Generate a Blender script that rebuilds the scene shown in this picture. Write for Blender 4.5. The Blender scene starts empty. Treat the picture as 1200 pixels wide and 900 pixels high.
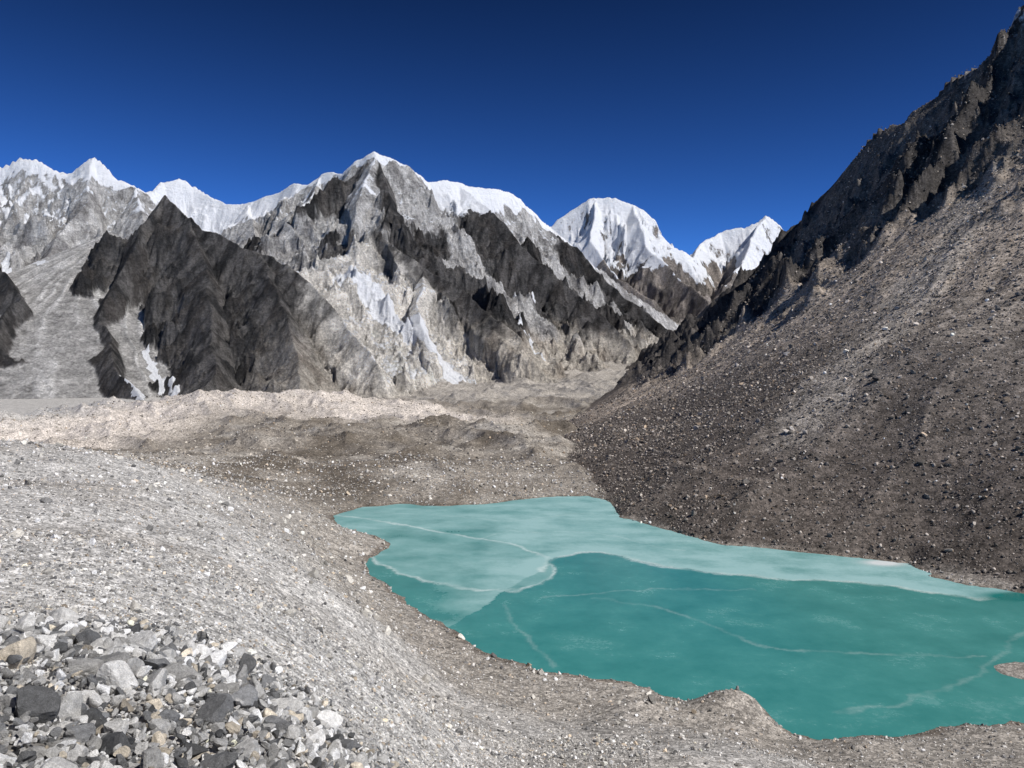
import bpy, math, numpy as np, time
T0=time.time()
Q=0.8
rng=np.random.default_rng(7)
F32=np.float32
EYE=60.0; F=923.0
def S(u,v,d,*e):
    """survey reading: bearing u, elevation v (theodolite units), depth d metres -> world x,y,z"""
    return ((u-600)/F*d, d, EYE+(420-v)/F*d)+tuple(e)
# ---------------------------------------------------------------- noise
P=rng.permutation(256).astype(np.int32); P=np.concatenate([P,P])
ang=rng.random(256)*2*np.pi; GX=np.cos(ang).astype(F32); GY=np.sin(ang).astype(F32)
def pn(x,y):
    xi=np.floor(x); yi=np.floor(y); xf=(x-xi).astype(F32); yf=(y-yi).astype(F32)
    xi=xi.astype(np.int32)&255; yi=yi.astype(np.int32)&255
    x1=(xi+1)&255; y1=(yi+1)&255
    u=xf*xf*xf*(xf*(xf*6-15)+10); v=yf*yf*yf*(yf*(yf*6-15)+10)
    a=P[xi]; b=P[x1]
    def g(h,dx,dy): return GX[h]*dx+GY[h]*dy
    n00=g(P[a+yi],xf,yf); n10=g(P[b+yi],xf-1,yf); n01=g(P[a+y1],xf,yf-1); n11=g(P[b+y1],xf-1,yf-1)
    p=n00+u*(n10-n00); q=n01+u*(n11-n01)
    return (p+v*(q-p))*1.5
def fbm(x,y,wl,o=4,g=0.5,sd=0.0):
    s=0; a=1; f=1.0/wl; t=0
    for i in range(o):
        s=s+a*pn(x*f+sd+i*17.3,y*f-sd*1.7+i*9.1); t+=a; a*=g; f*=2.03
    return s/t
def ridged(x,y,wl,o=4,g=0.5,sd=0.0):
    s=0; a=1; f=1.0/wl; t=0; w=1
    for i in range(o):
        n=1-np.abs(pn(x*f+sd+i*13.7,y*f+sd*.7+i*5.3))*1.8
        n=np.clip(n,0,1)**2
        s=s+a*n*w; w=np.clip(n*1.5,0.25,1); t+=a; a*=g; f*=2.1
    return s/t
def ss(a,b,x):
    t=np.clip((x-a)/(b-a),0,1); return t*t*(3-2*t)
def lerp(a,b,t): return a+(b-a)*t
# ---------------------------------------------------------------- thin plate interpolation
class TPS:
    def __init__(s,pts,lam=0.0):
        p=np.array(pts,float); s.c=p[:,:2]/100; n=len(p)
        K=s.k(s.c[:,None,:]-s.c[None]); K[np.arange(n),np.arange(n)]+=lam
        A=np.zeros((n+3,n+3)); A[:n,:n]=K; A[:n,n]=1; A[:n,n+1:]=s.c; A[n,:n]=1; A[n+1:,:n]=s.c.T
        s.w=np.linalg.solve(A,np.concatenate([p[:,2],[0,0,0]])); s.n=n
    def k(s,d):
        r2=(d**2).sum(-1); return 0.5*r2*np.log(r2+1e-9)
    def __call__(s,x,y):
        out=np.empty(len(x)); x=x/100; y=y/100
        for i in range(0,len(x),100000):
            q=np.stack([x[i:i+100000],y[i:i+100000]],-1)
            r2=((q[:,None,:]-s.c[None])**2).sum(-1)
            out[i:i+100000]=(0.5*r2*np.log(r2+1e-9))@s.w[:s.n]+s.w[s.n]+q@s.w[s.n+1:]
        return out
# ---------------------------------------------------------------- polylines
def poly(x,y,pts):
    """nearest point on polyline: distance, arclength, interpolated extra columns, side"""
    p=np.array(pts,float); best=np.full(len(x),1e18); sl=np.zeros(len(x)); ex=np.zeros((p.shape[1]-2,len(x))); side=np.zeros(len(x))
    acc=0
    for i in range(len(p)-1):
        a=p[i];b=p[i+1]; dx,dy=b[0]-a[0],b[1]-a[1]; L=math.hypot(dx,dy)
        t=np.clip(((x-a[0])*dx+(y-a[1])*dy)/(L*L),0,1)
        d2=(x-a[0]-t*dx)**2+(y-a[1]-t*dy)**2
        m=d2<best
        best=np.where(m,d2,best); sl=np.where(m,acc+t*L,sl)
        for k in range(ex.shape[0]): ex[k]=np.where(m,a[2+k]+t*(b[2+k]-a[2+k]),ex[k])
        side=np.where(m,(x-a[0])*dy-(y-a[1])*dx,side)
        acc+=L
    return np.sqrt(best),sl,ex,side
def inpoly(x,y,pl):
    ins=np.zeros(len(x),bool)
    for i in range(len(pl)):
        a=pl[i];b=pl[(i+1)%len(pl)]
        if a[1]!=b[1]: ins^=((a[1]>y)!=(b[1]>y))&(x<(y-a[1])*(b[0]-a[0])/(b[1]-a[1])+a[0])
    return ins
LAKE=[(-67,299),(-59,318),(-46,324),(-35,320),(-14,323),(2,334),(15,340),(33,344),(40,328),(39.5,299),(49,284),(57.7,266),(68,252),(80.6,248),(94,241),(104,236),(115,231),(115,217),(120,209),(126,203),(133,199),(152,188),(166,165),(163,145),(140,132),(112,131),(84,129.5),(69,127.3),(59.3,124.4),(49.6,123.6),(46,125.3),(42.6,131),(36.6,135),(30,138.4),(25,143.8),(16,147),(6.5,149.7),(-5.2,160.5),(-17.4,178.6),(-28,198),(-40,220),(-43,236),(-39,250),(-40,257),(-46,267),(-60,279)]
def lake_sd(x,y):
    out=np.full(len(x),250.0)
    m=(x>-320)&(x<420)&(y>-120)&(y<600)
    xx=x[m];yy=y[m]
    xx=xx+fbm(xx,yy,18,4,.6,3.1)*3.0; yy=yy+fbm(xx,yy,18,4,.6,8.1)*3.5
    best=np.full(len(xx),1e18)
    n=len(LAKE)
    for i in range(n):
        a=LAKE[i];b=LAKE[(i+1)%n]; dx,dy=b[0]-a[0],b[1]-a[1]
        t=np.clip(((xx-a[0])*dx+(yy-a[1])*dy)/(dx*dx+dy*dy),0,1)
        best=np.minimum(best,(xx-a[0]-t*dx)**2+(yy-a[1]-t*dy)**2)
    d=np.sqrt(best); out[m]=np.minimum(np.where(inpoly(xx,yy,LAKE),-d,d),250)
    return out
# ---------------------------------------------------------------- control data
G=TPS([(0,0,58.3),(-3,3,57.4),(0,5,57),(0,20,45),(0,40,33),(0,70,20),(30,20,42),(40,50,22),(90,60,15),(100,90,8),(-20,0,57),(-60,0,56),(40,-10,50),(120,0,30),
 (-50,-60,56),(60,-60,50),(200,-40,30),(-200,-60,55),(-150,30,54),(-400,0,60),(400,0,40),
 S(0,900,12),S(0,740,32),S(0,640,75),S(0,560,160),S(0,518,255),S(-150,700,40),S(-150,500,260),S(-150,560,140),
 S(200,900,14),S(200,745,34),S(200,650,75),S(200,583,150),S(200,552,220),S(100,528,250),S(250,572,240),
 S(300,900,16),S(300,790,34),S(300,700,80),S(300,640,140),S(300,604,210),S(300,575,290),
 S(400,900,20),S(400,850,34),S(400,760,80),S(400,700,125),S(400,652,190),
 S(500,915,40),S(500,872,70),S(500,808,115),S(500,765,150),S(600,885,95),S(600,830,125),
 S(800,890,90),S(800,852,115),S(1000,895,105),S(1200,892,107),S(1300,880,115),
 (150,212,1),(130,248,1),(100,272,1),(80,300,1),(60,342,2),(220,260,-2),(320,300,-2),(300,500,-2),(150,500,2),(60,500,6),(200,800,0),(400,800,0),
 S(230,556,310),S(120,530,330),(-260,420,8),(-400,400,15),S(300,530,436),S(380,575,340),S(450,560,356),S(600,555,380),S(600,520,461),S(500,500,600),S(450,485,760),S(440,470,840),S(300,464,800),S(370,462,830),S(200,472,780),S(60,508,600),S(-80,500,600),S(200,500,640),S(320,498,660),
 S(560,492,800),S(640,458,1200),S(700,442,1500),S(755,418,1900),(-300,1050,-14),(-600,1050,-18),(-500,1500,0),(-900,1500,0),(-1300,1000,0),(-100,1300,5),(200,2500,80),(600,2600,120),(-500,3000,100),(1000,3000,200),(0,5000,250),(2500,5000,400),(-2500,5000,300),(1500,1500,60),(-1800,2500,50)],0.0)
H=TPS([(132,201,1),(112,232,1),(82,250,1),(62,268,1),(47,292,1),(44,330,2),(27,420,4),(30,520,6),(60,700,9),(110,955,12),(242,1400,45),(330,1900,65),
 (148,209,10),(128,242,10),(99,262,10),(79,281,10),(64,302,10),(60,338,10),(45,428,11),
 (70,185,-38),(20,250,-38),(-20,330,-38),(-30,450,-35),(-25,600,-35),(0,900,-45),(120,1400,-20),(-200,300,-140),(-200,800,-140),
 S(1200,560,235),S(1200,480,268),S(1200,368,330),S(1200,275,400),S(1200,150,520),S(1200,8,680),
 S(1100,402,317),S(1100,300,430),S(1100,235,530),S(1100,112,740),
 S(1000,392,400),S(1000,320,520),S(1000,190,820),S(1000,255,650),
 S(900,446,400),S(900,388,520),S(900,348,750),S(900,310,1050),
 S(800,492,430),S(800,446,600),S(800,420,850),S(800,386,1500),S(830,358,1300),S(870,333,1150),S(800,400,1150),
 S(720,505,500),S(735,455,900),S(960,235,900),S(1030,158,800),S(1160,70,705),
 S(1350,-120,600),S(1500,-180,560),(190,150,4),(250,150,40),(320,250,120),(200,60,-10),(300,40,30),(400,100,130),(450,300,260),(120,100,-40)],0.02)
FOOT=[(134,200),(117,231),(95,243),(82,250),(69,254),(59,268),(50,286),(41,300),(42,330),(30,420),(32,520),(62,700),(112,955)]
FOOTP=FOOT+[(242,1400),(2000,1400),(2000,150),(230,150),(155,190)]
HR=[S(1700,-250,540),S(1500,-190,560),S(1350,-120,600),S(1260,-30,640),S(1205,0,680),S(1192,8,684),S(1180,40,690),S(1168,42,700),S(1158,70,705),S(1140,78,715),S(1112,90,735),S(1092,116,750),S(1078,152,770),S(1060,152,780),S(1030,148,800),S(1012,168,815),S(990,204,850),S(965,231,900),S(935,260,970),S(912,288,1020),S(870,328,1150),S(830,356,1300),S(800,385,1500),S(775,400,1700),S(750,409,1900)]
HRP=[p[:2] for p in HR]+[(320,9000),(9000,9000),(9000,540)]
MAIN=[S(-400,230,2500,40),S(-150,200,2400,60),S(-60,190,2350,80),S(0,195,2300,70),S(25,183,2300,80),S(45,186,2290,70),S(65,197,2280,25),S(80,200,2270,40),S(95,190,2270,80),S(108,182,2270,90),S(120,190,2260,90),S(135,205,2250,60),S(160,218,2250,22),S(175,222,2280,50),S(190,211,2330,120),S(210,206,2350,180),S(230,218,2350,200),S(245,230,2330,200),S(265,237,2300,190),S(290,237,2280,150),S(310,230,2260,100),S(330,222,2240,80),S(345,214,2220,55),S(360,216,2200,18),S(375,203,2180,12),S(390,199,2160,12),S(405,203,2140,12),S(418,188,2110,30),S(437,177,2100,48),S(455,184,2110,32),S(475,195,2130,18),S(490,205,2170,50),S(500,212,2200,100),S(540,213,2250,135),S(560,217,2280,135),S(580,220,2320,105),S(595,225,2360,75),S(615,240,2420,55),S(630,255,2480,50),S(648,265,2550,30),S(700,312,2700,8),S(750,350,2800,0),S(790,375,2900,0),S(812,390,2950,0)]
MAINP=[p[:2] for p in MAIN]+[(9000,2950),(9000,9000),(-9000,9000),(-9000,2500)]
# (polyline, a, b, c, darkness)
SPB=[S(437,179,2100),S(460,240,1960),S(440,275,1850),S(500,312,1750),S(560,352,1650),S(612,398,1520)]
SPC=[S(540,214,2250),S(600,272,2060),S(650,322,1960),S(700,362,1860),S(740,402,1760)]
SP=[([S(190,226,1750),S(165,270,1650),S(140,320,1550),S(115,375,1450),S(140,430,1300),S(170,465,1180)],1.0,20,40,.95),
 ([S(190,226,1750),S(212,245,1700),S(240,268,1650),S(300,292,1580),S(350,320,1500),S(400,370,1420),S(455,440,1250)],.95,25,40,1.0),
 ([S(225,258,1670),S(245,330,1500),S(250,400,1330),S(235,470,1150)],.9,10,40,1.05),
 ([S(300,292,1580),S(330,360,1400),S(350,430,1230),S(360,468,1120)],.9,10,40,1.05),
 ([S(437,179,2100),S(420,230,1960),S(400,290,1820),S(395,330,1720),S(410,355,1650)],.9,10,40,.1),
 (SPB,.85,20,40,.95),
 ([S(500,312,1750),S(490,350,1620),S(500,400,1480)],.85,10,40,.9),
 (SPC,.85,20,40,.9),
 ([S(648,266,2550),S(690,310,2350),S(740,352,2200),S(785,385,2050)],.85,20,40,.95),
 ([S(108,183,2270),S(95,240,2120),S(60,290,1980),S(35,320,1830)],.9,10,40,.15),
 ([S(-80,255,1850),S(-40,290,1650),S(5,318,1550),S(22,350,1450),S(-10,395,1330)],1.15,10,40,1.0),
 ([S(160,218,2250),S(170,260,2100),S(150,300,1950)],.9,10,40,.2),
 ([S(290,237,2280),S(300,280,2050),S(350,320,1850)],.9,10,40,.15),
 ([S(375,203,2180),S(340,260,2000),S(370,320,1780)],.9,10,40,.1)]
FAN=[(S(130,272,1850),.55),(S(300,330,1760),.6),(S(470,390,1560),.6)]
FAR=[S(520,330,4700,300),S(600,300,4650,400),S(640,268,4600,400),S(655,255,4600,400),S(670,245,4600,400),S(690,231,4600,400),S(705,229,4600,400),S(722,231,4580,350),S(740,237,4560,350),S(757,247,4540,300),S(768,257,4520,250),S(773,272,4500,200),S(785,286,4500,250),S(800,294,4500,300),S(812,300,4550,300),S(825,283,4800,400),S(845,270,4900,400),S(858,266,4900,400),S(870,267,4900,400),S(885,260,4900,400),S(895,250,4900,400),S(905,255,4900,400),S(915,262,4900,400),S(935,285,4900,400),S(980,300,5000,300),S(1100,320,5200,300)]
FARP=[p[:2] for p in FAR]+[(9000,5200),(9000,9500),(-9000,9500),(-9000,4700)]
FSP=[([S(740,237,4560),S(757,285,4200),S(795,325,3900),S(830,352,3600)],.95,30,60),([S(895,252,4900),S(872,300,4500),S(850,335,4000)],.9,30,60),([S(697,231,4600),S(690,280,4250),S(725,325,3900),S(770,350,3600)],.95,30,60)]
PALE=[S(30,515,560),S(120,488,700),S(200,476,780),S(300,467,800),S(430,468,830),S(480,492,760)]
ICEFALL=[S(400,350,1690),S(440,380,1580),S(480,420,1430),S(530,455,1290),S(560,480,1180)]
SNOWLINES=[([S(405,352,1680),S(440,372,1600),S(480,388,1550),S(530,408,1470)],28),([S(170,372,1420),S(200,420,1280),S(218,470,1160)],6),([S(-20,250,2000),S(20,290,1850),S(50,330,1700)],9),([S(150,425,1300),S(168,462,1180)],10),([S(590,310,1960),S(625,345,1850)],5),([S(600,330,1760),S(640,372,1650)],4)]
BAND=[S(1150,240,500),S(1100,300,430),S(1040,375,380),S(985,440,340),S(940,500,310)]

def height(x,y,full=True):
    x=np.asarray(x,float); y=np.asarray(y,float); n=len(x); r=np.hypot(x,y)
    g=G(x,y); sd=lake_sd(x,y)
    far_=ss(300,520,y)
    g=g+fbm(x,y,110,3,.5,1.)*10*far_*(1-.7*ss(1400,2200,y))
    rr1=ridged(x+y*.3,y*.8,75,4,.5,4.)
    g=g+(rr1-.3)*11*far_*(1-ss(1500,2200,y))
    g=g+(ridged(x,y,26,3,.5,14.)-.3)*1.8*ss(260,420,y)*(1-ss(1100,1500,y))*ss(10,60,sd)
    det=fbm(x,y,16,3,.5,2.)*.9*(.25+.75*ss(20,80,r))+fbm(x,y,3.2,3,.55,5.)*.16
    dn=ss(0,12,np.abs(sd))
    w=ss(0,28,sd)
    shore=sd*.14+ss(0,4,sd)*.3
    inside=np.maximum(sd*.3,-3)-.05
    g=np.where(sd>0,lerp(shore,g,w)+det*(.25+.75*dn),inside)
    bar=.9*(1-((x-100)/7)**2-((y-151)/4.5)**2)+fbm(x,y,3,2,.5,1.)*.3
    g=np.maximum(g,np.where(np.abs(x-100)<12,np.maximum(bar,-3),-3))
    # knolls on the near shore
    for (kx,ky,kr,kh) in [(37,131,6.5,4.2),(21,128,6,2.6),(52,116,7,2.0)]:
        g=g+kh*np.exp(-(((x-kx)/kr)**2+((y-ky)/(kr*.8))**2))*ss(-1,2,sd)
    z=g.copy(); lab=np.zeros(n,int)
    # ---- right hillside
    m=(x>-120)&(y>0)
    hd=np.full(n,500.); hs=np.zeros(n); crag=np.zeros(n); hmask=np.zeros(n); rib=np.zeros(n); hfine=np.zeros(n)
    xm=x[m];ym=y[m]
    if len(xm):
        h=H(xm,ym); d,s,ex,side=poly(xm,ym,HR)
        fd=poly(xm+fbm(xm,ym,40,3,.5,4.)*6,ym,FOOT)[0]; fd=np.where(inpoly(xm,ym,FOOTP),fd,-fd)
        h=np.where(fd>0,np.maximum(h,np.minimum(fd*.55,16)),h)
        h=np.minimum(h,ex[0]+3)
        back=inpoly(xm,ym,HRP)
        h=np.where(back,ex[0]-.9*d,h)
        h=h-np.maximum(ym-1900,0)*.5
        qx=-.43*xm+.9*ym+fbm(xm,ym,120,3,.5,13.)*35; qy=.9*xm+.43*ym
        cr=ss(300,170,d+fbm(xm,ym,110,4,.55,7.)*190-ss(1000,1500,ym)*90)
        cr=cr*ss(0,60,h)
        low=ss(1,14,h)
        k=ss(0,70,d)
        rb=ridged(qx,qy*.3,85,5,.5,2.)
        h=h+cr*k*((rb-.4)*48)+cr*(k*.85+.15)*((ridged(xm,ym,55,6,.6,6.)-.33)*30)
        sr=ridged(qx,qy*.1,46,3,.5,3.)
        h=h+(1-cr)*low*(sr-.35)*3.4
        h=h+low*(fbm(xm,ym,25,4,.55,9.)*1.8+fbm(xm,ym,3.,3,.55,5.)*.35)*(.4+.6*cr)
        sdm=sd[m]; zm=z[m]
        zg=zm-np.clip(fd,0,20)*.6*(sdm>0)
        hh=np.where(sdm<0,np.minimum(h,zm),h)
        hh=np.where(sdm>=0,lerp(np.minimum(h,sdm*.6+.1),h,ss(0,12,sdm)),hh)
        e=np.clip((hh-zg)/(2*2.0)+.5,0,1); sm=zg*(1-e)+hh*e+2*2.0*e*(1-e)*.5*ss(0,10,sdm)
        z[m]=np.where(sdm<0,zm,sm); hmask[m]=e; lab[m]=np.where((e>.5)&(sdm>=0),1,0)
        hd[m]=d;hs[m]=sr;crag[m]=cr*e; rib[m]=rb; hfine[m]=ridged(qx,qy*.08,16,3,.6,23.)
    # ---- mountains
    dark=np.zeros(n); snow=np.zeros(n); fan=np.zeros(n); gul=np.zeros(n); icf=np.zeros(n); fstreak=np.zeros(n)
    m=(y>950)&(y<4300)&(x<1400)
    xm=x[m];ym=y[m]
    if len(xm):
        wx=xm+fbm(xm,ym,140,3,.5,11.)*22; wy=ym+fbm(xm,ym,140,3,.5,21.)*22
        d,s,ex,side=poly(wx,wy,MAIN)
        M=ex[0]-(.62*d+120*(1-np.exp(-d/110)))
        M=np.where(inpoly(wx,wy,MAINP),ex[0]-1.0*d,M)
        dmin=d.copy(); smin=s.copy(); cz=ex[0];sn=ex[1]
        tops=[M]; dk=[np.full(len(xm),.2)]; bd={}
        for i,(pl,a,b,c,dkv) in enumerate(SP):
            d2,s2,e2,_=poly(wx,wy,pl); bd[i]=d2
            R=e2[0]-(a*d2+b*(1-np.exp(-d2/c)))
            tops.append(R); dk.append(np.full(len(xm),dkv))
            mm=R>M; M=np.where(mm,R,M); dmin=np.where(mm,d2,dmin); smin=np.where(mm,s2+3000,smin)
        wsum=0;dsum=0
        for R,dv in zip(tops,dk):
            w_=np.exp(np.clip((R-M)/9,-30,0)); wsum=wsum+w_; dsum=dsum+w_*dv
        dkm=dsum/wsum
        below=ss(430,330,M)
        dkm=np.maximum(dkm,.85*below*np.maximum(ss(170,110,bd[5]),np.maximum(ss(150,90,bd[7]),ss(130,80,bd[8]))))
        k=ss(0,90,dmin)*.9+.1
        r1=ridged(smin,dmin*.3,95,5,.55,2.)
        r2=ridged(xm,ym,170,7,.58,6.)
        M=M+k*((r1-.42)*62+(r2-.36)*88)
        r3=ridged(xm*1.0+ym*.2,ym*.45,30,5,.64,16.)
        M=M+(r3-.35)*12*(k*.8+.2)
        fm=np.zeros(len(xm)); fst=np.zeros(len(xm))
        for (ap,sl) in FAN:
            dd=np.hypot(xm-ap[0],ym-ap[1]); an=np.arctan2(xm-ap[0],ap[1]-ym)+fbm(xm,ym,200,3,.5,4.)*.12
            st_=ridged(an*400,dd*.06,40,4,.6,1.)
            c_=ap[2]-sl*dd+(st_-.4)*6
            c_=np.where(ym>ap[1]+60,-100,c_)
            e=ss(-4,4,c_-M); fst=np.where(c_>M,st_,fst); fm=np.maximum(fm,e); M=np.maximum(M,c_)
        zm=z[m]; top=M>zm
        z[m]=np.where(top,M,zm); lab[m]=np.where(top&(M>-5),2,lab[m])
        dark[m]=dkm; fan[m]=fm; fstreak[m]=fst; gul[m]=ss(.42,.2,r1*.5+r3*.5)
        icf[m]=ss(170,110,poly(xm,ym,ICEFALL)[0]+fbm(xm,ym,60,4,.6,5.)*60)*ss(-10,20,M)
        sv=ss(1.1,.55,(cz-M+fbm(xm,ym,60,4,.6,31.)*55)/np.maximum(sn,1))*ss(3,12,sn)
        sv=np.maximum(sv,.36*ss(300,500,M)*ss(.5,.2,dkm)+.24*ss(.5,.1,r1)*ss(150,400,M))
        sv=np.maximum(sv,icf[m]*.36)
        for pl,wd in SNOWLINES:
            dd,_,_,_=poly(xm+fbm(xm,ym,30,4,.6,3.)*20,ym,pl); sv=np.maximum(sv,ss(1.25,.6,dd/wd))
        snow[m]=sv
    m=(y>3000)&(y<7500)
    xm=x[m];ym=y[m]
    if len(xm):
        wx=xm+fbm(xm,ym,260,3,.5,11.)*35; wy=ym+fbm(xm,ym,260,3,.5,21.)*35
        d,s,ex,side=poly(wx,wy,FAR)
        M=ex[0]-(.72*d+150*(1-np.exp(-d/160))); M=np.where(inpoly(wx,wy,FARP),ex[0]-1.1*d,M); dmin=d;smin=s
        for (pl,a,b,c) in FSP:
            d2,s2,e2,_=poly(wx,wy,pl); R=e2[0]-(a*d2+b*(1-np.exp(-d2/c)))
            mm=R>M; M=np.where(mm,R,M); dmin=np.where(mm,d2,dmin); smin=np.where(mm,s2+3000,smin)
        k=ss(0,170,dmin)*.92+.08
        M=M+k*((ridged(smin,dmin*.3,190,5,.6,2.)-.45)*140+(ridged(xm,ym,300,7,.62,6.)-.4)*190)
        top=M>z[m]; z[m]=np.where(top,M,z[m]); lab[m]=np.where(top,3,lab[m])
        nn=fbm(xm,ym,160,4,.55,41.)
        snow[m]=np.where(top,ss(420,600,M+nn*260)*(.72+.24*ss(-.2,.2,fbm(xm,ym,70,4,.6,3.))),snow[m]); dark[m]=np.where(top,.35,dark[m])
    if not full: return z,lab,sd
    # ---- colours (albedo)
    def C(r_,g_,b_): return np.array([r_,g_,b_])[:,None]*np.ones(n)
    n1=fbm(x,y,45,4,.55,51.); n2=fbm(x,y,9,4,.6,61.); n3=fbm(x,y,240,3,.5,71.)
    gray=C(.50,.49,.475); brown=C(.275,.247,.215); pale=C(.43,.40,.36); dkb=C(.13,.11,.088)
    col=lerp(gray,C(.41,.39,.365),ss(-.1,.35,n1))
    nb=ss(42,16,sd+n1*28)
    nb=np.maximum(nb,ss(60,25,sd+n1*30)*ss(200,270,y))
    col=lerp(col,C(.32,.29,.255),nb*.85)
    vy=ss(270,330,y+n1*30+x*.05)
    val=lerp(brown,pale,ss(.02,.35,n1)*.8); val=lerp(val,dkb,ss(.0,.3,n3*.6-n1*.6)*.85)
    val=lerp(val,dkb*1.1,ss(.5,.75,rr1)*.35)
    dR=poly(x,y,PALE)[0]
    val=lerp(val,C(.61,.555,.505),ss(130,50,dR+n2*30))
    val=lerp(val,C(.42,.39,.355),ss(900,1100,y)*.8)
    val=lerp(val,C(.50,.485,.465),ss(-340,-440,x)*ss(560,680,y))
    col=lerp(col,val,vy)
    col=col*(1+.25*n2)
    wet=ss(3.0,.4,sd+n2*2)
    col=lerp(col,C(.15,.12,.095),wet*.75*ss(-5,-2,sd))
    # hillside
    st=hs
    hc=lerp(C(.155,.136,.122),C(.265,.235,.208),ss(.2,.7,st*.6+hfine*.4+n1*.4))
    up=ss(15,100,z)
    hc=lerp(C(.115,.097,.085),hc,.2+.8*up)
    tan=ss(400,320,hd+n1*70)*ss(150,230,hd+n1*60)*ss(1000,750,y)
    hc=lerp(hc,C(.44,.37,.305),tan*.85)
    hb_=ss(24,4,poly(x+n1*16,y,BAND)[0]+n2*14)
    hc=lerp(hc,C(.42,.38,.335),hb_*.75)
    hc=lerp(hc,lerp(C(.052,.048,.047),C(.15,.135,.122),ss(.5,.15,rib)),crag)
    hc=hc*(1+.35*n2)
    hc=lerp(hc,C(.8,.8,.82),ss(.12,.2,n2)*ss(300,360,z)*crag)
    col=lerp(col,hc,hmask*(lab<2)*ss(-.5,1.5,sd))
    mt=lab>=2
    nm=fbm(x,y,70,6,.68,91.); 
    lt=lerp(C(.60,.59,.58),C(.34,.33,.325),ss(-.12,.22,nm))
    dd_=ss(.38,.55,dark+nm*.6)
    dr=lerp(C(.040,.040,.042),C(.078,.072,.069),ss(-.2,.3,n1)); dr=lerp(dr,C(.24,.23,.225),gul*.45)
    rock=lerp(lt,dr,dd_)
    lc=ss(150,80,z+nm*80)*ss(-480,-330,x+y*.0)*(lab==2)*(1-.6*dd_*ss(-200,-400,x))
    rock=lerp(rock,lerp(C(.66,.61,.54),C(.44,.39,.335),ss(-.1,.4,n1)),lc)
    rock=lerp(rock,lerp(C(.46,.45,.44),C(.66,.65,.64),ss(.25,.6,fstreak))*(1+.2*n1),fan)
    rock=lerp(rock,C(.88,.84,.78)*(1+.2*n1),icf)
    rock=np.where(lab==3,lerp(C(.42,.37,.33),C(.2,.18,.165),ss(-.2,.3,n3+nm*.5)),rock)
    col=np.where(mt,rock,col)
    return z,lab,sd,np.clip(col,.02,.92),snow*mt

# ---------------------------------------------------------------- mesh helpers
def mesh_obj(name,co,faces,mat,cols=None,smooth=True,extra=None,colname="Col"):
    me=bpy.data.meshes.new(name); nv=len(co); nf=len(faces); k=faces.shape[1]
    me.vertices.add(nv); me.vertices.foreach_set("co",np.ascontiguousarray(co,F32).ravel())
    me.loops.add(nf*k); me.loops.foreach_set("vertex_index",np.ascontiguousarray(faces,np.int32).ravel())
    me.polygons.add(nf); me.polygons.foreach_set("loop_start",np.arange(0,nf*k,k,dtype=np.int32))
    me.polygons.foreach_set("use_smooth",np.full(nf,smooth,bool))
    me.update(calc_edges=True)
    if cols is not None:
        a=me.attributes.new(colname,'FLOAT_COLOR','POINT'); a.data.foreach_set("color",np.ascontiguousarray(cols,F32).ravel())
    me.materials.append(mat)
    o=bpy.data.objects.new(name,me); bpy.context.scene.collection.objects.link(o); return o
# ---------------------------------------------------------------- materials
class NT:
    def __init__(s,name):
        s.m=bpy.data.materials.new(name); s.m.use_nodes=True; s.t=s.m.node_tree; s.t.nodes.clear()
        s.out=s.n('ShaderNodeOutputMaterial'); s.b=s.n('ShaderNodeBsdfPrincipled'); s.l(s.b.outputs[0],s.out.inputs[0])
    def n(s,t,**k):
        o=s.t.nodes.new(t)
        for a,b in k.items(): setattr(o,a,b)
        return o
    def l(s,a,b): s.t.links.new(a,b)
    def set(s,inp,v):
        if isinstance(v,bpy.types.NodeSocket): s.l(v,inp)
        else: inp.default_value=v
    def math(s,op,a,b=0.0,clamp=False):
        o=s.n('ShaderNodeMath',operation=op,use_clamp=clamp); s.set(o.inputs[0],a); s.set(o.inputs[1],b); return o.outputs[0]
    def mapr(s,v,a,b,c,d):
        o=s.n('ShaderNodeMapRange'); s.set(o.inputs[0],v)
        for i,q in enumerate((a,b,c,d)): o.inputs[i+1].default_value=q
        return o.outputs[0]
    def noise(s,vec,sc,det=4,rough=.55):
        o=s.n('ShaderNodeTexNoise'); s.l(vec,o.inputs['Vector']); o.inputs['Scale'].default_value=sc; o.inputs['Detail'].default_value=det; o.inputs['Roughness'].default_value=rough; return o.outputs['Fac']
    def vor(s,vec,sc,feat='F1'):
        o=s.n('ShaderNodeTexVoronoi',feature=feat); s.l(vec,o.inputs['Vector']); o.inputs['Scale'].default_value=sc; return o
    def mix(s,f,a,b,mode='MIX'):
        o=s.n('ShaderNodeMix',data_type='RGBA',blend_type=mode); s.set(o.inputs[0],f); s.set(o.inputs[6],a); s.set(o.inputs[7],b); return o.outputs[2]
    def scale(s,c,v):
        o=s.n('ShaderNodeVectorMath',operation='SCALE'); s.l(c,o.inputs[0]); s.set(o.inputs['Scale'],v); return o.outputs[0]
    def bump(s,h,dist,st=1.0,nrm=None):
        o=s.n('ShaderNodeBump'); o.inputs['Strength'].default_value=st; o.inputs['Distance'].default_value=dist; s.l(h,o.inputs['Height'])
        if nrm is not None: s.l(nrm,o.inputs['Normal'])
        return o.outputs[0]
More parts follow.
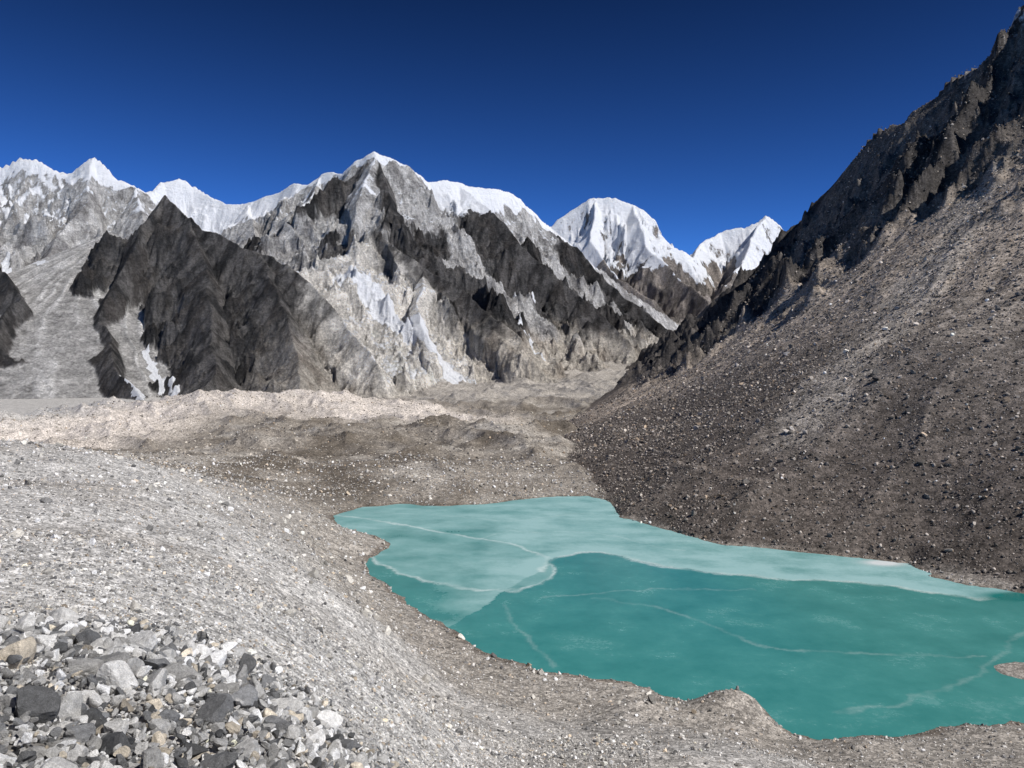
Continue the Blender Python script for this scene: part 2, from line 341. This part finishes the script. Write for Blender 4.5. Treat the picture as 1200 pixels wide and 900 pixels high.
def rubble_mat(name,scales,bd):
    t=NT(name); tc=t.n('ShaderNodeTexCoord').outputs['Object']
    a=t.n('ShaderNodeAttribute',attribute_name='Col'); col=a.outputs['Color']
    nrm=None
    for sc,amt,d,ed in scales:
        v=t.vor(tc,sc); sep=t.n('ShaderNodeSeparateColor'); t.l(v.outputs['Color'],sep.inputs[0])
        f=t.mapr(sep.outputs[0],0,1,1-amt,1+amt); col=t.scale(col,f)
        if ed<1:
            edge=t.mapr(v.outputs['Distance'],.4,.8,1.0,ed); col=t.scale(col,edge)
        if d>0:
            h=t.math('SUBTRACT',1.0,v.outputs['Distance']); h=t.math('MULTIPLY',h,t.mapr(sep.outputs[1],0,1,.3,1.))
            nrm=t.bump(h,d,1.0,nrm)
    nf=t.noise(tc,bd[0],6,.65); col=t.scale(col,t.mapr(nf,.3,.7,.8,1.2)); nrm=t.bump(nf,bd[1],.8,nrm)
    t.l(col,t.b.inputs['Base Color']); t.b.inputs['Roughness'].default_value=.92; t.b.inputs['Specular IOR Level'].default_value=.15
    t.l(nrm,t.b.inputs['Normal']); return t.m
def mount_mat(name,k):
    t=NT(name); tc=t.n('ShaderNodeTexCoord').outputs['Object']
    a=t.n('ShaderNodeAttribute',attribute_name='Col'); col=a.outputs['Color']
    mp=t.n('ShaderNodeMapping'); t.l(tc,mp.inputs[0]); mp.inputs['Scale'].default_value=(1,1,.4); mp.inputs['Rotation'].default_value=(.25,.35,0)
    n1=t.noise(mp.outputs[0],.05*k,10,.78); n2=t.noise(tc,.22*k,6,.75)
    mp2=t.n('ShaderNodeMapping'); t.l(tc,mp2.inputs[0]); mp2.inputs['Scale'].default_value=(.5,.5,1.8); mp2.inputs['Rotation'].default_value=(.5,-.7,0)
    n3=t.noise(mp2.outputs[0],.04*k,7,.75)
    rock=t.scale(col,t.mapr(n1,.34,.66,.45,1.55)); rock=t.scale(rock,t.mapr(n3,.35,.65,.8,1.2)); rock=t.scale(rock,t.mapr(n2,.3,.7,.5,1.5))
    geo=t.n('ShaderNodeNewGeometry'); sx=t.n('ShaderNodeSeparateXYZ'); t.l(geo.outputs['Normal'],sx.inputs[0])
    sm=t.math('ADD',a.outputs['Alpha'],t.mapr(n1,.3,.7,-.28,.28)); sm=t.math('ADD',sm,t.mapr(sx.outputs[2],.3,.75,-.28,.12))
    sf=t.n('ShaderNodeMapRange'); t.l(sm,sf.inputs[0]); sf.inputs[1].default_value=.42; sf.inputs[2].default_value=.52
    c=t.mix(sf.outputs[0],rock,(.84,.86,.9,1)); t.l(c,t.b.inputs['Base Color'])
    hb=t.math('ADD',t.math('MULTIPLY',n1,1.),t.math('MULTIPLY',n3,.7))
    hb=t.math('MULTIPLY',hb,t.mapr(sf.outputs[0],0,1,1,.35))
    nr=t.bump(hb,22/k,1.0); nr=t.bump(n2,4.5/k,.9,nr)
    t.l(nr,t.b.inputs['Normal']); t.b.inputs['Roughness'].default_value=.9; t.b.inputs['Specular IOR Level'].default_value=.15
    return t.m
M_ground=rubble_mat('moraine_rubble',[(3.5,.45,.04,.7),(1.1,.35,.06,.85),(.22,.12,0,1)],(.6,.05))
M_hill=rubble_mat('scree_rubble',[(1.3,.4,.2,.8),(.4,.3,.3,.9),(.12,.12,0,1)],(.15,.5))
M_mount=mount_mat('alpine_rock_and_snow',1.0); M_far=mount_mat('glaciated_rock_and_snow',.5)
def rock_mat():
    t=NT('boulder_stone'); tc=t.n('ShaderNodeTexCoord').outputs['Object']; a=t.n('ShaderNodeAttribute',attribute_name='Col')
    n1=t.noise(tc,6,9,.75); n2=t.noise(tc,45,5,.7)
    c=t.scale(a.outputs['Color'],t.mapr(n1,.3,.7,.6,1.4)); c=t.scale(c,t.mapr(n2,.3,.7,.6,1.4))
    t.l(c,t.b.inputs['Base Color']); nr=t.bump(n1,.1,.8); nr=t.bump(n2,.02,.9,nr); t.l(nr,t.b.inputs['Normal'])
    t.b.inputs['Roughness'].default_value=.85; t.b.inputs['Specular IOR Level'].default_value=.2; return t.m
M_rock=rock_mat()
# ---------------------------------------------------------------- terrain sheet
def seg(a,b,n,geo=True):
    n=max(4,int(n*Q)); return (np.geomspace(a,b,n,endpoint=False) if geo else np.linspace(a,b,n,endpoint=False))
rad=np.concatenate([seg(1.2,12,50),seg(12,40,150),seg(40,130,220),seg(130,420,300),seg(420,1150,320),seg(1150,2500,850,False),seg(2500,3400,110,False),seg(3400,5400,260,False),seg(5400,14000,20),[14000]])
D=math.radians
az=np.concatenate([np.linspace(D(-75),D(-38),int(110*Q)+4,endpoint=False),np.linspace(D(-38),D(38),int(1300*Q),endpoint=False),np.linspace(D(38),D(75),int(110*Q)+4)])
A,R=np.meshgrid(az,rad); X=(np.sin(A)*R).ravel(); Y=(np.cos(A)*R).ravel()
z,lab,sd,col,snow=height(X,Y)
nr,nc=len(rad),len(az)
idx=np.arange(nr*nc).reshape(nr,nc)
q=np.stack([idx[:-1,:-1],idx[:-1,1:],idx[1:,1:],idx[1:,:-1]],-1).reshape(-1,4)
q=q[:,::-1]
fl=lab[q].max(1)
co=np.stack([X,Y,z],-1); rgba=np.concatenate([col.T,snow[:,None]],1)
for k,(nm_,mt_) in enumerate([('ground',M_ground),('rocky_hillside',M_hill),('mountain_range',M_mount),('snowy_mountain',M_far)]):
    f=q[fl==k]; u,inv=np.unique(f.ravel(),return_inverse=True)
    o=mesh_obj(nm_,co[u],inv.reshape(-1,4),mt_,rgba[u],smooth=True)
# ---------------------------------------------------------------- lake
gx=np.arange(-78,185,.5); gy=np.arange(115,352,.5); XX,YY=np.meshgrid(gx,gy); lx=XX.ravel(); ly=YY.ravel()
def L(u,v): 
    s_=S(u,v,EYE*F/(v-420)); return s_[0],s_[1]
lobe=[L(u,v) for u,v in [(395,603),(455,612),(520,625),(570,632),(610,640),(640,655),(650,668),(640,685),(610,693),(560,691),(500,682),(460,668),(430,650)]]
edge=[L(u,v) for u,v in [(630,668),(650,655),(680,648),(700,647),(760,660),(830,672),(900,677),(1000,682),(1060,688),(1110,697),(1145,704),(1200,690)]]
fine=[[L(u,v) for u,v in c] for c in [[(590,710),(605,735),(635,765),(645,785)],[(560,632),(600,622),(700,625),(800,645)],[(980,835),(1100,815),(1160,780),(1205,735)],[(700,700),(800,720),(900,760),(1000,765),(1150,770)],[(440,600),(520,604),(600,610),(690,600)],[(640,700),(760,690),(880,692)]]]
wx=lx+fbm(lx,ly,14,5,.6,1.)*3.4; wy=ly+fbm(lx,ly,14,5,.6,2.)*4.5
brk=.4+.6*ss(-.3,.2,fbm(lx,ly,12,3,.5,77.))
dl=poly(wx,wy,[p+(0,) for p in lobe])[0]; de,_,_,side=poly(wx,wy,[p+(0,) for p in edge])
crack=np.maximum(ss(1.2,.2,dl),ss(1.6,.3,de))*brk
for c in fine: crack=np.maximum(crack,.28*brk*ss(.9,.1,poly(wx,wy,[p+(0,) for p in c])[0]))
upper=np.where(side<0,1.,0.)*ss(0,1.5,de)*ss(-25,0,lx)
inl=inpoly(wx,wy,lobe)
nz=fbm(lx,ly,30,5,.6,7.); nz2=fbm(lx*.7+ly*.3,ly*1.6,22,5,.65,17.)
far_ice=ss(245,290,ly+nz*30)
icem=np.maximum(np.maximum(upper*.8,inl*.5),far_ice*.68)
ice=icem+(nz*.4+nz2*.6)*(.45+.55*icem)
ice=np.clip(ice+.4*ss(9,2,np.minimum(de+20*(side>0),99)),0,1)
dots=np.exp(-(((lx-109)/5)**2+((ly-231)/3)**2))
op=np.exp(-(((lx-127)/9)**2+((ly-198)/4.5)**2))
lc=np.stack([ice,crack,np.clip(dots*1.5,0,1),np.clip(op*1.5,0,1)],-1)
ni=np.arange(len(lx)).reshape(len(gy),len(gx)); lq=np.stack([ni[:-1,:-1],ni[:-1,1:],ni[1:,1:],ni[1:,:-1]],-1).reshape(-1,4)
lsd=lake_sd(lx,ly); lq=lq[(lsd[lq].min(1)<2.5)]
u,inv=np.unique(lq.ravel(),return_inverse=True)
t=NT('frozen_glacial_lake_ice'); tc=t.n('ShaderNodeTexCoord').outputs['Object']; a=t.n('ShaderNodeAttribute',attribute_name='Ice')
sp=t.n('ShaderNodeSeparateColor'); t.l(a.outputs['Color'],sp.inputs[0])
n1=t.noise(tc,.07,9,.65); n2=t.noise(tc,.9,7,.75)
c=t.mix(t.mapr(n1,.35,.65,0,1),(.036,.200,.190,1),(.062,.262,.247,1))
iv=t.math('ADD',sp.outputs[0],t.mapr(n1,.3,.7,-.2,.2)); iv=t.math('ADD',iv,t.mapr(n2,.3,.7,-.13,.13))
c=t.mix(t.mapr(iv,.1,1.0,0,1),c,(.29,.475,.48,1))
cv=t.math('MULTIPLY',sp.outputs[1],t.mapr(n2,.3,.65,.25,1.0)); c=t.mix(t.math('MULTIPLY',cv,.85,True),c,(.56,.67,.66,1))
c=t.mix(sp.outputs[2],c,(.6,.64,.65,1)); c=t.mix(a.outputs['Alpha'],c,(.01,.16,.15,1))
t.l(c,t.b.inputs['Base Color']); t.l(t.mapr(iv,0,1,.2,.6),t.b.inputs['Roughness']); t.b.inputs['IOR'].default_value=1.31
t.b.inputs['Specular IOR Level'].default_value=.4
t.l(t.bump(n2,.04,.4),t.b.inputs['Normal'])
mesh_obj('lake',np.stack([lx,ly,np.zeros(len(lx))],-1)[u],inv.reshape(-1,4),t.m,lc[u],True,colname="Ice")
# ---------------------------------------------------------------- rocks
import bmesh
def rock_templates(sub,n,cuts,seed,rough=.0):
    r=np.random.default_rng(seed); bm=bmesh.new(); bmesh.ops.create_icosphere(bm,subdivisions=sub,radius=1.0)
    bm.verts.ensure_lookup_table(); V=np.array([v.co[:] for v in bm.verts]); Fc=np.array([[v.index for v in f.verts] for f in bm.faces]); bm.free()
    out=[]
    for i in range(n):
        v=V.copy()
        for c in range(cuts):
            nn=r.normal(size=3); nn/=np.linalg.norm(nn); dd=r.uniform(.3,.68)
            p=v@nn; v=v-np.outer(np.maximum(p-dd,0)*r.uniform(.9,1),nn)
        for o_ in range(4):
            kf=r.normal(size=(3,3))*(4+4*o_); v=v+rough/(1+o_)*np.sin(v@kf+r.random(3)*6)
        v=v+r.normal(size=v.shape)*.006
        v=v-v.mean(0); v=v/np.abs(v).max(); v=v*np.array([1,r.uniform(.6,1),r.uniform(.45,.9)])
        out.append(v)
    return np.array(out),Fc
def scatter(x,y,size,cols,tmpl,sink,lift=None,seed=1,zz=None):
    r=np.random.default_rng(seed); Vt,Fc=tmpl; n=len(x)
    if zz is None: zz=height(x,y,False)[0]
    k=r.integers(0,len(Vt),n)
    a=r.random(n)*2*np.pi; tx=r.normal(size=n)*.6; ty=r.normal(size=n)*.6
    ca,sa=np.cos(a),np.sin(a); z0=np.zeros(n); o1=np.ones(n)
    Rz=np.stack([np.stack([ca,-sa,z0],-1),np.stack([sa,ca,z0],-1),np.stack([z0,z0,o1],-1)],1)
    cx,sx=np.cos(tx),np.sin(tx); Rx=np.stack([np.stack([o1,z0,z0],-1),np.stack([z0,cx,-sx],-1),np.stack([z0,sx,cx],-1)],1)
    cy,sy=np.cos(ty),np.sin(ty); Ry=np.stack([np.stack([cy,z0,sy],-1),np.stack([z0,o1,z0],-1),np.stack([-sy,z0,cy],-1)],1)
    Rm=Rz@Rx@Ry
    v=np.einsum('nij,nkj->nki',Rm,Vt[k])*size[:,None,None]*.5
    v[:,:,0]+=x[:,None]; v[:,:,1]+=y[:,None]; v[:,:,2]+=(zz+size*sink+(lift if lift is not None else 0))[:,None]
    nv=Vt.shape[1]; f=Fc[None]+(np.arange(n)*nv)[:,None,None]
    cc=np.repeat(np.concatenate([cols,np.ones((n,1))],1),nv,0)
    return v.reshape(-1,3),f.reshape(-1,3),cc
def merge(name,parts):
    off=0;vs=[];fs=[];cs=[]
    for v,f,c in parts: vs.append(v);fs.append(f+off);cs.append(c);off+=len(v)
    return mesh_obj(name,np.concatenate(vs),np.concatenate(fs),M_rock,np.concatenate(cs),smooth=False)
T4=rock_templates(4,14,10,1,.02);T3=rock_templates(3,14,9,1,.02);T2=rock_templates(2,16,8,2);T1=rock_templates(1,16,5,3)
def stone_cols(n,r,base=(.40,.39,.375),var=.35):
    b=np.array(base)[None]*np.exp(r.normal(size=(n,1))*var)
    t=r.random(n); b[t<.08]*=np.array([1.15,1.0,.84]); b[t>.8]*=np.array([.45,.46,.49]); m=(t>.64)&(t<.76); b[m]*=1.6
    return np.clip(b,.03,.8)
def pile_cols(n,r):
    b=np.array((.40,.395,.385))[None]*np.exp(r.normal(size=(n,1))*.38)
    t=r.random(n); b[t<.07]*=np.array([1.3,1.17,.98]); b[t>.74]*=np.array([.4,.41,.43]); m=(t>.54)&(t<.74); b[m]*=1.8
    return np.clip(b,.03,.8)
PP=[(-60,5),(-60,31),(-22,36),(-14,36),(-10,36),(-6,33),(-2.0,30),(1.2,24),(2.2,14),(1,4)]
def pile(n,lo,hi,pw,seed,r0=7,sp_=2.6):
    r=np.random.default_rng(seed); rr=np.exp(r.uniform(np.log(r0),np.log(46),n*3)); aa=r.uniform(D(-48),D(8),n*3)
    x=np.sin(aa)*rr; y=np.cos(aa)*rr; m=inpoly(x+r.normal(size=n*3)*.9,y+r.normal(size=n*3)*sp_,PP); x=x[m][:n];y=y[m][:n]
    s=lo+(hi-lo)*r.random(len(x))**pw
    s*=np.clip(np.hypot(x,y)/20,.45,1.15)
    return x,y,s,r
parts=[]
x,y,s,r=pile(650,.4,1.25,2.4,11,9); parts.append(scatter(x,y,s,pile_cols(len(x),r),T4,.12,r.random(len(x))*.15,21))
x,y,s,r=pile(7500,.16,.46,1.5,12,7,3.5); parts.append(scatter(x,y,s,pile_cols(len(x),r),T3,.2,r.random(len(x))*.2,22))
x,y,s,r=pile(20000,.06,.24,1.3,13,7,4.5); parts.append(scatter(x,y,s,pile_cols(len(x),r),T2,.2,r.random(len(x))*.1,23))
merge('boulder_pile',parts)
def field(n,r0,r1,a0,a1,k,seed,base,lb,smin=.12,smax=3.,var=.4):
    r=np.random.default_rng(seed); rr=np.exp(r.uniform(np.log(r0),np.log(r1),n)); aa=r.uniform(D(a0),D(a1),n)
    x=np.sin(aa)*rr; y=np.cos(aa)*rr; zz,la,sd=height(x,y,False); m=(sd>.3)&(la==lb); x=x[m];y=y[m];rr=rr[m]
    s=np.clip(k*rr*(r.random(len(x))+.02)**(-.45),smin,smax)
    return x,y,s,stone_cols(len(x),r,base,var),zz[m]
parts=[]
x,y,s,c,zz=field(140000,20,420,-44,44,.0013,31,(.42,.405,.385),0,.06,1.6); parts.append(scatter(x,y,s,c,T1,.1,None,31,zz))
x,y,s,c,zz=field(60000,20,110,-44,10,.0016,36,(.45,.44,.42),0,.05,.7); parts.append(scatter(x,y,s,c,T1,.1,None,36,zz))
x,y,s,c,zz=field(900,40,420,-40,20,.005,35,(.48,.46,.42),0,.3,2.3); parts.append(scatter(x,y,s,c,T3,.15,None,35,zz))
x,y,s,c,zz=field(20000,330,900,-40,15,.0012,37,(.34,.31,.27),0,.4,2.2); parts.append(scatter(x,y,s,c,T1,.12,None,37,zz))
merge('moraine_stones',parts)
parts=[]
x,y,s,c,zz=field(130000,150,900,0,44,.0012,32,(.205,.182,.162),1,.25,2.2,.5); parts.append(scatter(x,y,s,c,T1,.12,None,32,zz))
x,y,s,c,zz=field(1200,170,600,3,42,.0035,33,(.27,.245,.22),1,.6,3.5,.45); parts.append(scatter(x,y,s,c,T3,.15,None,33,zz))
merge('scree_boulders',parts)
# ---------------------------------------------------------------- light
sv=np.array([.84,-.54]); el=D(46); saz=math.atan2(sv[0],sv[1])
w=bpy.data.worlds.new("World"); bpy.context.scene.world=w; w.use_nodes=True; nt=w.node_tree; nt.nodes.clear()
N=nt.nodes.new; LK=nt.links.new
o=N('ShaderNodeOutputWorld'); bg=N('ShaderNodeBackground'); sk=N('ShaderNodeTexSky'); sk.sky_type='NISHITA'
sk.sun_disc=False; sk.sun_elevation=el; sk.sun_rotation=saz; sk.altitude=5000; sk.air_density=1.0; sk.dust_density=0.0; sk.ozone_density=4
ga=N('ShaderNodeGamma'); ga.inputs[1].default_value=1.45; LK(sk.outputs[0],ga.inputs[0])
mu=N('ShaderNodeMix'); mu.data_type='RGBA'; mu.blend_type='MULTIPLY'; mu.inputs[0].default_value=1; LK(ga.outputs[0],mu.inputs[6]); mu.inputs[7].default_value=(.42,.72,1,1)
tcw=N('ShaderNodeTexCoord'); sx=N('ShaderNodeSeparateXYZ'); LK(tcw.outputs['Generated'],sx.inputs[0])
mr=N('ShaderNodeMapRange'); LK(sx.outputs[2],mr.inputs[0]); mr.inputs[1].default_value=.1; mr.inputs[2].default_value=.45; mr.inputs[3].default_value=1.15; mr.inputs[4].default_value=.42
sc_=N('ShaderNodeVectorMath'); sc_.operation='SCALE'; LK(mu.outputs[2],sc_.inputs[0]); LK(mr.outputs[0],sc_.inputs['Scale'])
LK(sc_.outputs[0],bg.inputs[0]); LK(bg.outputs[0],o.inputs[0]); bg.inputs[1].default_value=.056
ld=bpy.data.lights.new('sun','SUN'); ld.energy=5.0; ld.angle=D(.5); ld.color=(1,.965,.92); lo=bpy.data.objects.new('sun',ld); bpy.context.scene.collection.objects.link(lo)
import mathutils
dv=mathutils.Vector((sv[0]*math.cos(el),sv[1]*math.cos(el),math.sin(el))); lo.rotation_euler=dv.to_track_quat('Z','Y').to_euler()
cd=bpy.data.cameras.new('camera'); cam=bpy.data.objects.new('camera',cd); bpy.context.scene.collection.objects.link(cam); bpy.context.scene.camera=cam
cam.location=(0,0,EYE); cam.rotation_euler=(D(90),0,0); cd.sensor_width=36; cd.lens=36*F/1200; cd.shift_y=-30/1200; cd.clip_start=.1; cd.clip_end=30000
sc=bpy.context.scene; sc.view_settings.view_transform='Standard'; sc.view_settings.look='None'; sc.view_settings.exposure=0
